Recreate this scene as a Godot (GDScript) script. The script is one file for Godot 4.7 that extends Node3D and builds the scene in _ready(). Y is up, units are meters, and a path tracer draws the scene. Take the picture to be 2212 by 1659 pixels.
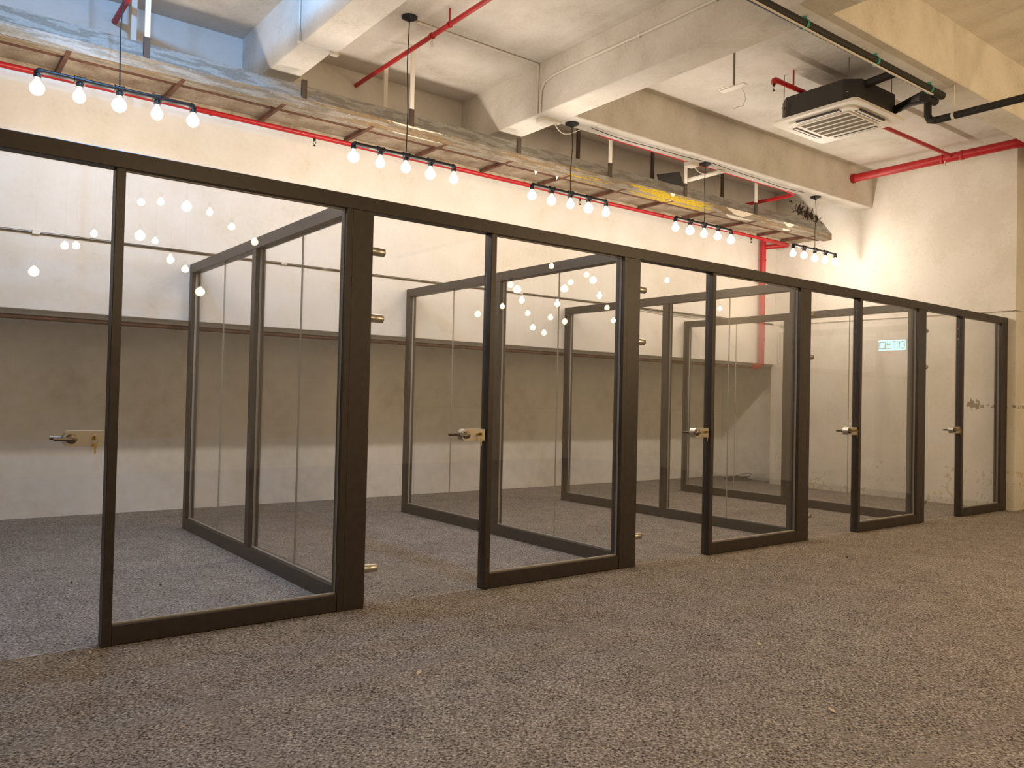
extends Node3D
# Glass booths under warm bulb bars in a bare concrete hall.

const SLAB := 4.695
const BEAM := 4.174
const WALL_R := 11.27

var M := {}
var taken := {}
var rng := RandomNumberGenerator.new()

# ------------------------------------------------------------------ geometry helpers
func mb() -> SurfaceTool:
	var st := SurfaceTool.new()
	st.begin(Mesh.PRIMITIVE_TRIANGLES)
	return st

func quad(st: SurfaceTool, a: Vector3, b: Vector3, c: Vector3, d: Vector3, uvs = null) -> void:
	var n := (b - a).cross(c - a)
	if n.length() < 1e-12:
		n = (c - a).cross(d - a)
	n = n.normalized()
	var v := [a, c, b, a, d, c]
	var k := [0, 2, 1, 0, 3, 2]
	for i in 6:
		st.set_normal(n)
		st.set_uv(uvs[k[i]] if uvs != null else Vector2.ZERO)
		st.add_vertex(v[i])

func tri(st: SurfaceTool, a: Vector3, b: Vector3, c: Vector3) -> void:
	var n := (b - a).cross(c - a).normalized()
	for p in [a, c, b]:
		st.set_normal(n)
		st.set_uv(Vector2.ZERO)
		st.add_vertex(p)

func quad_out(st: SurfaceTool, a: Vector3, b: Vector3, c: Vector3, d: Vector3, mid: Vector3) -> void:
	if (b - a).cross(c - a).dot((a + b + c + d) / 4.0 - mid) < 0.0:
		quad(st, d, c, b, a)
	else:
		quad(st, a, b, c, d)

func tri_out(st: SurfaceTool, a: Vector3, b: Vector3, c: Vector3, mid: Vector3) -> void:
	if (b - a).cross(c - a).dot((a + b + c) / 3.0 - mid) < 0.0:
		tri(st, c, b, a)
	else:
		tri(st, a, b, c)

# a box between two corners, its edges cut by e
func box(st: SurfaceTool, p: Vector3, q: Vector3, e := 0.0) -> void:
	var lo := Vector3(minf(p.x, q.x), minf(p.y, q.y), minf(p.z, q.z))
	var hi := Vector3(maxf(p.x, q.x), maxf(p.y, q.y), maxf(p.z, q.z))
	var mid := (lo + hi) / 2.0
	var h := (hi - lo) / 2.0
	for ax in 3:
		var u := (ax + 1) % 3
		var v := (ax + 2) % 3
		for s in [-1.0, 1.0]:
			var c := []
			for t in [[-1, -1], [1, -1], [1, 1], [-1, 1]]:
				var w := Vector3.ZERO
				w[ax] = s * h[ax]
				w[u] = t[0] * (h[u] - e)
				w[v] = t[1] * (h[v] - e)
				c.append(mid + w)
			quad_out(st, c[0], c[1], c[2], c[3], mid)
	if e <= 0.0:
		return
	for ax in 3:
		var u := (ax + 1) % 3
		var v := (ax + 2) % 3
		for su in [-1.0, 1.0]:
			for sv in [-1.0, 1.0]:
				var c := []
				for t in [[-1.0, 0], [1.0, 0], [1.0, 1], [-1.0, 1]]:
					var w := Vector3.ZERO
					w[ax] = t[0] * (h[ax] - e)
					w[u] = su * (h[u] - (0.0 if t[1] == 0 else e))
					w[v] = sv * (h[v] - (e if t[1] == 0 else 0.0))
					c.append(mid + w)
				quad_out(st, c[0], c[1], c[2], c[3], mid)
	for sx in [-1.0, 1.0]:
		for sy in [-1.0, 1.0]:
			for sz in [-1.0, 1.0]:
				var s := Vector3(sx, sy, sz)
				tri_out(st, mid + s * Vector3(h.x, h.y - e, h.z - e), mid + s * Vector3(h.x - e, h.y, h.z - e), mid + s * Vector3(h.x - e, h.y - e, h.z), mid)

# a round tube along points
func tube(st: SurfaceTool, pts: Array, r: float, seg := 10, caps := true) -> void:
	var n := pts.size()
	var rings := []
	var nrm := []
	var side := Vector3.ZERO
	for i in n:
		var t: Vector3
		if i == 0:
			t = pts[1] - pts[0]
		elif i == n - 1:
			t = pts[n - 1] - pts[n - 2]
		else:
			t = (pts[i] - pts[i - 1]).normalized() + (pts[i + 1] - pts[i]).normalized()
		t = t.normalized()
		if i == 0:
			side = t.cross(Vector3.UP if absf(t.y) < 0.9 else Vector3.RIGHT).normalized()
		else:
			side = (side - t * side.dot(t)).normalized()
		var up := side.cross(t).normalized()
		var k := 1.0
		if i > 0 and i < n - 1:
			var cs: float = (pts[i] - pts[i - 1]).normalized().dot(t)
			k = 1.0 / maxf(cs, 0.5)
		var ring := []
		var rn := []
		for j in seg:
			var a := TAU * j / seg
			var d := side * cos(a) + up * sin(a)
			ring.append(pts[i] + d * r * (1.0 + (k - 1.0) * 0.5))
			rn.append(d)
		rings.append(ring)
		nrm.append(rn)
	for i in n - 1:
		for j in seg:
			var j2 := (j + 1) % seg
			var v := [rings[i][j], rings[i][j2], rings[i + 1][j2], rings[i + 1][j]]
			var m := [nrm[i][j], nrm[i][j2], nrm[i + 1][j2], nrm[i + 1][j]]
			var fn: Vector3 = (v[1] - v[0]).cross(v[2] - v[0])
			var order := [0, 2, 1, 0, 3, 2] if fn.dot(m[0] + m[1]) > 0.0 else [0, 1, 2, 0, 2, 3]
			for o in order:
				st.set_normal(m[o])
				st.set_uv(Vector2.ZERO)
				st.add_vertex(v[o])
	if caps:
		for e in [0, n - 1]:
			var out: Vector3 = (pts[0] - pts[1]).normalized() if e == 0 else (pts[n - 1] - pts[n - 2]).normalized()
			for j in seg:
				tri_out(st, pts[e], rings[e][j], rings[e][(j + 1) % seg], pts[e] - out)

# a profile of (radius, height) turned about an axis
func lathe(st: SurfaceTool, prof: Array, at: Vector3, axis := Vector3.UP, seg := 16) -> void:
	var up := axis.normalized()
	var sx := up.cross(Vector3.RIGHT if absf(up.x) < 0.9 else Vector3.FORWARD).normalized()
	var sz := up.cross(sx).normalized()
	var m := prof.size()
	var pn := []
	for i in m - 1:
		var d: Vector2 = prof[i + 1] - prof[i]
		pn.append(Vector2(d.y, -d.x).normalized())
	for i in m - 1:
		if prof[i].distance_to(prof[i + 1]) < 1e-6:
			continue
		var na: Vector2 = pn[i]
		var nb: Vector2 = pn[i]
		if i > 0 and pn[i - 1].dot(pn[i]) > 0.6:
			na = (pn[i - 1] + pn[i]).normalized()
		if i < m - 2 and pn[i + 1].dot(pn[i]) > 0.6:
			nb = (pn[i + 1] + pn[i]).normalized()
		for j in seg:
			var a0 := TAU * j / seg
			var a1 := TAU * (j + 1) / seg
			var d0 := sx * cos(a0) + sz * sin(a0)
			var d1 := sx * cos(a1) + sz * sin(a1)
			var v := [at + d0 * prof[i].x + up * prof[i].y, at + d1 * prof[i].x + up * prof[i].y, at + d1 * prof[i + 1].x + up * prof[i + 1].y, at + d0 * prof[i + 1].x + up * prof[i + 1].y]
			var q := [d0 * na.x + up * na.y, d1 * na.x + up * na.y, d1 * nb.x + up * nb.y, d0 * nb.x + up * nb.y]
			var fn: Vector3 = (v[1] - v[0]).cross(v[2] - v[0]) + (v[2] - v[0]).cross(v[3] - v[0])
			var flip := fn.dot(q[0] + q[1] + q[2] + q[3]) < 0.0
			for o in ([0, 1, 2, 0, 2, 3] if flip else [0, 2, 1, 0, 3, 2]):
				st.set_normal(q[o])
				st.set_uv(Vector2.ZERO)
				st.add_vertex(v[o])

# a flat convex outline given as points, pushed along a vector
func prism(st: SurfaceTool, poly: Array, push: Vector3) -> void:
	var mid := Vector3.ZERO
	for p in poly:
		mid += p
	mid = mid / poly.size() + push / 2.0
	var n := poly.size()
	for i in n:
		var j := (i + 1) % n
		quad_out(st, poly[i], poly[j], poly[j] + push, poly[i] + push, mid)
	for i in range(1, n - 1):
		tri_out(st, poly[0], poly[i], poly[i + 1], mid)
		tri_out(st, poly[0] + push, poly[i] + push, poly[i + 1] + push, mid)

func cyl(st: SurfaceTool, a: Vector3, b: Vector3, r: float, seg := 14, e := 0.0) -> void:
	var l := a.distance_to(b)
	lathe(st, [Vector2(0, 0), Vector2(r - e, 0), Vector2(r, e), Vector2(r, l - e), Vector2(r - e, l), Vector2(0, l)], a, b - a, seg)

func arc(c: Vector3, from: Vector3, to: Vector3, steps := 6) -> Array:
	# quarter bend about c from c+from to c+to
	var out := []
	for i in steps + 1:
		var a := PI / 2.0 * i / steps
		out.append(c + from * cos(a) + to * sin(a))
	return out

# ------------------------------------------------------------------ object helpers
func numbered(called: String) -> String:
	if not taken.has(called):
		taken[called] = 0
		return called
	taken[called] += 1
	return "%s_%03d" % [called, taken[called]]

func thing(called: String, label: String, category: String, at := Vector3.ZERO, group := "") -> Node3D:
	var o := Node3D.new()
	o.name = numbered(called)
	add_child(o)
	o.position = at
	o.set_meta("kind", "thing")
	tag(o, label, category, group)
	return o

func tag(o: Node, label: String, category: String, group := "") -> void:
	o.set_meta("label", label)
	o.set_meta("category", category)
	if group != "":
		o.set_meta("group", group)

# commits a mesh under a thing; world says that its points are in world coordinates
func part(called: String, st: SurfaceTool, m: Material, parent: Node3D, world := false, label := "") -> MeshInstance3D:
	var o := MeshInstance3D.new()
	o.mesh = st.commit()
	o.material_override = null
	o.mesh.surface_set_material(0, m)
	o.name = called
	parent.add_child(o, true)
	if world:
		var p: Node = parent
		var off := Vector3.ZERO
		while p != self:
			off += p.position
			p = p.get_parent()
		o.position = -off
	if label != "":
		o.set_meta("label", label)
	return o

func struct(called: String, st: SurfaceTool, m: Material, label: String, category: String) -> MeshInstance3D:
	var o := MeshInstance3D.new()
	o.mesh = st.commit()
	o.mesh.surface_set_material(0, m)
	o.name = numbered(called)
	add_child(o, true)
	o.set_meta("kind", "structure")
	tag(o, label, category)
	return o

func again(o: Node3D, at: Vector3, label := "") -> Node3D:
	var base: String = o.get_meta("base_name") if o.has_meta("base_name") else String(o.name)
	var c: Node3D = o.duplicate()
	c.name = numbered(base)
	add_child(c)
	c.position = at
	if label != "":
		c.set_meta("label", label)
	return c

func bulb_light(parent: Node3D, at: Vector3, energy: float, tint: Color, size := 0.035) -> void:
	var l := OmniLight3D.new()
	l.name = "bulb_glow"
	l.light_color = tint
	l.light_energy = energy
	l.light_size = size
	l.omni_range = 30.0
	l.omni_attenuation = 2.0
	l.shadow_enabled = true
	parent.add_child(l, true)
	l.position = at

# ------------------------------------------------------------------ materials
func paint(called: String, c: Color, rough := 0.6, metal := 0.0, spec := 0.5) -> StandardMaterial3D:
	var m := StandardMaterial3D.new()
	m.resource_name = called
	m.albedo_color = c
	m.roughness = rough
	m.metallic = metal
	m.metallic_specular = spec
	return m

func c8(r: int, g: int, b: int) -> Color:
	return Color(r / 255.0, g / 255.0, b / 255.0)

func noise(seed_: int, freq: float, octaves := 3, kind := FastNoiseLite.TYPE_SIMPLEX_SMOOTH) -> FastNoiseLite:
	var n := FastNoiseLite.new()
	n.seed = seed_
	n.noise_type = kind
	n.frequency = freq
	n.fractal_octaves = octaves
	return n

func bytes_of(n: FastNoiseLite, w: int, h: int) -> PackedByteArray:
	var im := n.get_seamless_image(w, h)
	im.convert(Image.FORMAT_L8)
	return im.get_data()

# blends of colours along a ramp, driven by a sum of noises (weights)
func ramp_texture(w: int, h: int, layers: Array, ramp: Gradient) -> ImageTexture:
	var data := []
	for l in layers:
		data.append(bytes_of(l[0], w, h))
	var lut := PackedByteArray()
	lut.resize(768)
	for i in 256:
		var c := ramp.sample(i / 255.0)
		lut[i * 3] = int(c.r * 255)
		lut[i * 3 + 1] = int(c.g * 255)
		lut[i * 3 + 2] = int(c.b * 255)
	var out := PackedByteArray()
	out.resize(w * h * 3)
	var nl := layers.size()
	var ws := []
	for l in layers:
		ws.append(float(l[1]))
	for i in w * h:
		var s := 0.5
		for k in nl:
			s += (data[k][i] / 255.0 - 0.5) * ws[k]
		var q := clampi(int(s * 255.0), 0, 255) * 3
		out[i * 3] = lut[q]
		out[i * 3 + 1] = lut[q + 1]
		out[i * 3 + 2] = lut[q + 2]
	return ImageTexture.create_from_image(Image.create_from_data(w, h, false, Image.FORMAT_RGB8, out))

func grad(stops: Array) -> Gradient:
	var g := Gradient.new()
	var o := PackedFloat32Array()
	var c := PackedColorArray()
	for s in stops:
		o.append(s[0])
		c.append(s[1])
	g.offsets = o
	g.colors = c
	return g

func height_texture(w: int, h: int, n: FastNoiseLite) -> ImageTexture:
	var im := n.get_seamless_image(w, h)
	im.convert(Image.FORMAT_L8)
	return ImageTexture.create_from_image(im)

func world_mapped(m: StandardMaterial3D, metres: float) -> void:
	m.uv1_triplanar = true
	m.uv1_world_triplanar = true
	m.uv1_scale = Vector3.ONE / metres

func make_materials() -> void:
	# speckled loop-pile carpet
	var carpet := paint("speckled_carpet", Color.WHITE, 0.95, 0.0, 0.2)
	carpet.albedo_texture = ramp_texture(1024, 1024, [[noise(3, 0.25, 1, FastNoiseLite.TYPE_VALUE_CUBIC), 0.8], [noise(8, 0.5, 1, FastNoiseLite.TYPE_VALUE), 0.5], [noise(5, 0.006, 3), 0.12]],
		grad([[0.0, c8(44, 39, 36)], [0.2, c8(84, 77, 71)], [0.4, c8(134, 126, 118)], [0.6, c8(153, 145, 136)], [0.8, c8(190, 182, 171)], [1.0, c8(228, 220, 208)]]))
	carpet.heightmap_enabled = true
	carpet.heightmap_scale = 0.4
	carpet.heightmap_texture = height_texture(1024, 1024, noise(3, 0.25, 1, FastNoiseLite.TYPE_VALUE_CUBIC))
	world_mapped(carpet, 1.9)
	M.carpet = carpet
	M.seam = paint("seam_gap", c8(40, 34, 30), 0.9)
	# painted plaster and concrete
	var plaster := paint("white_painted_plaster", Color.WHITE, 0.75, 0.0, 0.35)
	plaster.albedo_texture = ramp_texture(1024, 1024, [[noise(21, 0.006, 5), 0.5], [noise(22, 0.05, 3), 0.22], [noise(23, 0.3, 1), 0.1]],
		grad([[0.0, c8(205, 198, 182)], [0.35, c8(226, 221, 210)], [0.6, c8(231, 227, 219)], [1.0, c8(238, 235, 230)]]))
	plaster.heightmap_enabled = true
	plaster.heightmap_scale = 0.25
	plaster.heightmap_texture = height_texture(512, 512, noise(31, 0.03, 4))
	world_mapped(plaster, 3.1)
	M.plaster = plaster
	var lower := paint("rolled_wall_paint", Color.WHITE, 0.8, 0.0, 0.3)
	lower.albedo_texture = ramp_texture(768, 768, [[noise(41, 0.004, 4), 0.6], [noise(42, 0.025, 4), 0.45], [noise(43, 0.2, 1), 0.1]],
		grad([[0.0, c8(206, 200, 188)], [0.4, c8(226, 222, 212)], [0.62, c8(232, 229, 221)], [1.0, c8(239, 237, 232)]]))
	world_mapped(lower, 3.7)
	M.lower = lower
	var concrete := paint("white_washed_concrete", Color.WHITE, 0.85, 0.0, 0.3)
	concrete.albedo_texture = ramp_texture(1024, 1024, [[noise(51, 0.005, 5), 0.6], [noise(52, 0.06, 4), 0.3], [noise(53, 0.35, 1), 0.16]],
		grad([[0.0, c8(188, 180, 167)], [0.3, c8(212, 206, 195)], [0.6, c8(222, 217, 208)], [1.0, c8(230, 226, 219)]]))
	concrete.heightmap_enabled = true
	concrete.heightmap_scale = 0.3
	concrete.heightmap_texture = height_texture(512, 512, noise(54, 0.05, 4))
	world_mapped(concrete, 2.7)
	M.concrete = concrete
	# dark wood-grain aluminium of the frames
	var frame := paint("dark_brown_frame", Color.WHITE, 0.42, 0.0, 0.5)
	var fg := noise(61, 0.02, 3)
	frame.albedo_texture = ramp_texture(512, 512, [[fg, 0.4], [noise(62, 0.3, 1), 0.35]],
		grad([[0.0, c8(38, 31, 27)], [0.5, c8(52, 43, 38)], [1.0, c8(66, 55, 49)]]))
	world_mapped(frame, 0.8)
	M.frame = frame
	M.bead = paint("grey_glazing_bead", c8(158, 152, 140), 0.4)
	# glass
	var glass := StandardMaterial3D.new()
	glass.resource_name = "clear_glass"
	glass.transparency = BaseMaterial3D.TRANSPARENCY_ALPHA
	glass.albedo_color = Color(0.36, 0.40, 0.36, 0.025)
	glass.roughness = 0.0
	glass.metallic_specular = 0.5
	M.glass = glass
	M.silicone = paint("silicone_joint", c8(150, 150, 138), 0.4)
	M.steel = paint("brushed_steel", c8(196, 190, 178), 0.32, 1.0)
	M.steel_dark = paint("worn_steel", c8(120, 112, 100), 0.4, 1.0)
	M.black = paint("black_metal", c8(28, 26, 26), 0.45, 0.3)
	M.black_pipe = paint("black_insulated_pipe", c8(36, 33, 28), 0.7)
	M.cable = paint("black_cable", c8(22, 20, 20), 0.6)
	M.white_cable = paint("white_cable", c8(214, 208, 196), 0.6)
	M.white_metal = paint("white_enamel", c8(226, 220, 208), 0.45)
	M.brass = paint("brass_screw", c8(190, 160, 90), 0.35, 0.9)
	var red := paint("red_pipe_paint", Color.WHITE, 0.4)
	red.albedo_texture = ramp_texture(256, 256, [[noise(71, 0.02, 4), 0.6], [noise(72, 0.2, 2), 0.3]], grad([[0.0, c8(126, 24, 24)], [0.4, c8(176, 30, 34)], [1.0, c8(196, 42, 46)]]))
	world_mapped(red, 1.3)
	M.red = red
	M.rust = paint("rust_brown_steel", Color.WHITE, 0.8)
	M.rust.albedo_texture = ramp_texture(256, 256, [[noise(81, 0.03, 4), 0.7], [noise(82, 0.25, 2), 0.3]], grad([[0.0, c8(58, 34, 24)], [0.5, c8(92, 56, 38)], [1.0, c8(128, 88, 62)]]))
	world_mapped(M.rust, 0.9)
	M.sheet = paint("dusty_sheet_steel", Color.WHITE, 0.7, 0.0, 0.4)
	M.sheet.albedo_texture = ramp_texture(512, 512, [[noise(91, 0.008, 4), 0.8], [noise(92, 0.09, 3), 0.35]], grad([[0.0, c8(112, 92, 72)], [0.45, c8(150, 134, 114)], [0.7, c8(168, 154, 134)], [1.0, c8(190, 178, 160)]]))
	world_mapped(M.sheet, 1.7)
	M.rail = paint("galvanised_rail", Color.WHITE, 0.55, 0.2, 0.5)
	M.rail.albedo_texture = rail_texture(false)
	M.plate = paint("galvanised_plate", Color.WHITE, 0.5, 0.1, 0.5)
	M.plate.albedo_texture = rail_texture(true)
	M.old_steel = paint("old_dark_steel", c8(74, 60, 48), 0.6, 0.2)
	M.unit = paint("dark_foam_lagging", c8(58, 54, 49), 0.85)
	M.vent = paint("dark_vent", c8(44, 40, 34), 0.7)
	M.mesh = paint("grey_filter_mesh", c8(120, 110, 94), 0.8)
	M.green = paint("green_clamp", c8(40, 140, 124), 0.5)
	M.thread = paint("zinc_rod", c8(140, 134, 124), 0.4, 0.8)
	M.scrap = paint("paper_scrap", c8(206, 190, 162), 0.8)
	M.bark = paint("dark_crumb", c8(60, 44, 34), 0.9)
	# what gives off light
	M.bulb = paint("lit_bulb_glass", c8(255, 250, 240), 0.3)
	M.bulb.emission_enabled = true
	M.bulb.emission = Color(1.0, 0.9, 0.72)
	M.bulb.emission_energy_multiplier = 9.0
	M.filament = paint("lit_filament_bulb", c8(255, 246, 226), 0.3)
	M.filament.emission_enabled = true
	M.filament.emission = Color(1.0, 0.88, 0.68)
	M.filament.emission_energy_multiplier = 26.0
	M.tube = paint("lit_cool_diffuser", c8(240, 246, 255), 0.4)
	M.tube.emission_enabled = true
	M.tube.emission = Color(0.74, 0.86, 1.0)
	M.tube.emission_energy_multiplier = 5.0
	M.exit = paint("lit_exit_panel", c8(170, 240, 250), 0.4)
	M.exit.emission_enabled = true
	M.exit.emission = Color(0.55, 0.95, 1.0)
	M.exit.emission_energy_multiplier = 5.0
	M.exit_text = paint("exit_letters", c8(10, 110, 110), 0.5)
	M.exit_text.emission_enabled = true
	M.exit_text.emission = Color(0.1, 0.55, 0.58)
	M.exit_text.emission_energy_multiplier = 0.5

# galvanised steel along the tray (x from -3 to 11.27): dull zinc, rust, yellow and cream paint spills where the photo has them
func rail_texture(plate: bool) -> ImageTexture:
	var w := 2048
	var h := 48
	var na := noise(101 if plate else 102, 1.0, 4)
	var nb := noise(103, 1.0, 2)
	var out := PackedByteArray()
	out.resize(w * h * 3)
	for y in h:
		for x in w:
			var i := y * w + x
			var wx := -3.0 + 14.27 * x / w
			var wy := 0.16 * y / h
			var n := 0.5 + 0.5 * na.get_noise_2d(wx * 3.0, wy * 14.0)
			var f := 0.5 + 0.5 * nb.get_noise_2d(wx * 26.0, wy * 40.0)
			var g := 0.5 + 0.5 * na.get_noise_2d(wx * 1.1 + 50.0, wy * 9.0)
			var col := Color(0.56, 0.53, 0.48).lerp(Color(0.47, 0.43, 0.37), smoothstep(0.4, 0.62, n))
			if plate:
				col = Color(0.68, 0.67, 0.64).lerp(Color(0.57, 0.55, 0.51), smoothstep(0.42, 0.6, n))
			if not plate:
				col = col.lerp(Color(0.50, 0.39, 0.24), 0.6 * smoothstep(0.45, 0.65, g))
				var much := smoothstep(6.6, 7.2, wx) * (1.0 - smoothstep(8.35, 8.6, wx)) + 0.62 * smoothstep(5.7, 6.1, wx) * (1.0 - smoothstep(6.4, 6.9, wx))
				if n * 0.55 + g * 0.45 + 0.14 * (y / float(h)) > 0.92 - 0.40 * much:
					col = Color(0.78, 0.66, 0.12).lerp(Color(0.60, 0.52, 0.20), smoothstep(0.45, 0.6, f))
				for q in [[8.72, 9.32, 0.10], [10.02, 10.3, 0.05], [7.62, 7.72, 0.03], [3.62, 4.3, -0.03]]:
					if wx > q[0] and wx < q[1] and wy < 0.16 * (0.35 + q[2] * 5.0) * sin(PI * (wx - q[0]) / (q[1] - q[0])) + 0.02 * (f - 0.5):
						col = Color(0.86, 0.82, 0.74)
			if f > 0.87 and n > 0.46:
				col = Color(0.82, 0.78, 0.68)
			col = col * (0.9 + 0.2 * f)
			out[i * 3] = clampi(int(col.r * 255), 0, 255)
			out[i * 3 + 1] = clampi(int(col.g * 255), 0, 255)
			out[i * 3 + 2] = clampi(int(col.b * 255), 0, 255)
	return ImageTexture.create_from_image(Image.create_from_data(w, h, false, Image.FORMAT_RGB8, out))

# plaster of the right wall with its stains (u along z from -3.5 to 0.09, v down from the slab)
func stained_wall_texture() -> ImageTexture:
	var w := 1024
	var h := 1024
	var a := bytes_of(noise(201, 0.005, 5), w, h)
	var b := bytes_of(noise(202, 0.05, 4), w, h)
	var c := bytes_of(noise(203, 0.3, 2), w, h)
	var out := PackedByteArray()
	out.resize(w * h * 3)
	for y in h:
		var wy := SLAB * (1.0 - (y + 0.5) / h)
		for x in w:
			var i := y * w + x
			var wz := -3.5 + 3.59 * (x + 0.5) / w
			var n := a[i] / 255.0
			var f := b[i] / 255.0
			var s := c[i] / 255.0
			var col := Color(0.870, 0.850, 0.805).lerp(Color(0.90, 0.885, 0.85), smoothstep(0.3, 0.65, n * 0.7 + f * 0.3))
			# yellowish patches low down and blotches
			if wy < 0.5 and f + n * 0.6 > 0.98 + wy * 0.3:
				col = col.lerp(Color(0.74, 0.66, 0.46), 0.5)
			# smudge and row of specks at switch height
			var d := Vector2((wz + 0.40) / 0.085, (wy - 1.33) / 0.065).length()
			if d + (f - 0.5) * 1.6 < 0.85:
				col = col.lerp(Color(0.42, 0.36, 0.27), 0.75)
			if absf(wy - 1.315) < 0.02 and wz > -0.32 and f + s * 0.5 > 0.80:
				col = col.lerp(Color(0.40, 0.33, 0.24), 0.7)
			# hairline crack
			if absf(wy - 2.535 - (f - 0.5) * 0.03) < 0.004 and wz > -0.5:
				col = Color(0.45, 0.40, 0.33)
			# sooty broken patch up behind the tray
			var q := Vector2((wz + 2.92) / 0.26, (wy - 4.28 + (wz + 2.92) * 0.66) / 0.12).length()
			if q + (f - 0.5) * 2.2 + (s - 0.5) * 0.5 < 0.62:
				col = col.lerp(Color(0.20, 0.17, 0.14), 0.8)
			# pock marks
			if s > 0.86 and f > 0.52:
				col = col.lerp(Color(0.45, 0.38, 0.30), 0.6)
			out[i * 3] = int(col.r * 255)
			out[i * 3 + 1] = int(col.g * 255)
			out[i * 3 + 2] = int(col.b * 255)
	return ImageTexture.create_from_image(Image.create_from_data(w, h, false, Image.FORMAT_RGB8, out))

# ------------------------------------------------------------------ scene
func _ready() -> void:
	rng.seed = 7
	# camera
	var cam := Camera3D.new()
	cam.name = "camera"
	cam.basis = Basis(Vector3.UP, -0.6518) * Basis(Vector3.RIGHT, 0.0195) * Basis(Vector3.BACK, 0.0229)
	cam.position = Vector3(0.0, 1.2595, 4.3579)
	cam.fov = 50.83
	cam.near = 0.05
	cam.far = 100.0
	add_child(cam)
	# air and exposure
	var env := Environment.new()
	env.background_mode = Environment.BG_COLOR
	env.background_color = Color(0.01, 0.01, 0.012)
	env.tonemap_mode = Environment.TONE_MAPPER_LINEAR
	env.tonemap_exposure = 1.07
	env.sdfgi_enabled = true
	env.ssao_enabled = true
	env.ssil_enabled = true
	var we := WorldEnvironment.new()
	we.name = "air"
	we.environment = env
	add_child(we)
	var lights := {
		"bar_bulb": 0.25, "bar_tint": Color(1.0, 0.87, 0.76).linear_to_srgb(),
		"pendant": [0.10, 0.245], "pendant_tint": Color(1.0, 0.70, 0.385).linear_to_srgb(),
		"batten": 1.25, "batten_tint": Color(0.21, 0.51, 1.0).linear_to_srgb(),
	}
	make_materials()
	build_shell()
	build_front()
	build_partitions()
	build_bar_lights(lights)
	build_tray()
	build_red_pipes()
	build_air_conditioner()
	build_black_pipes()
	build_conduits()
	build_behind(lights)
	build_small_things()

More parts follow.
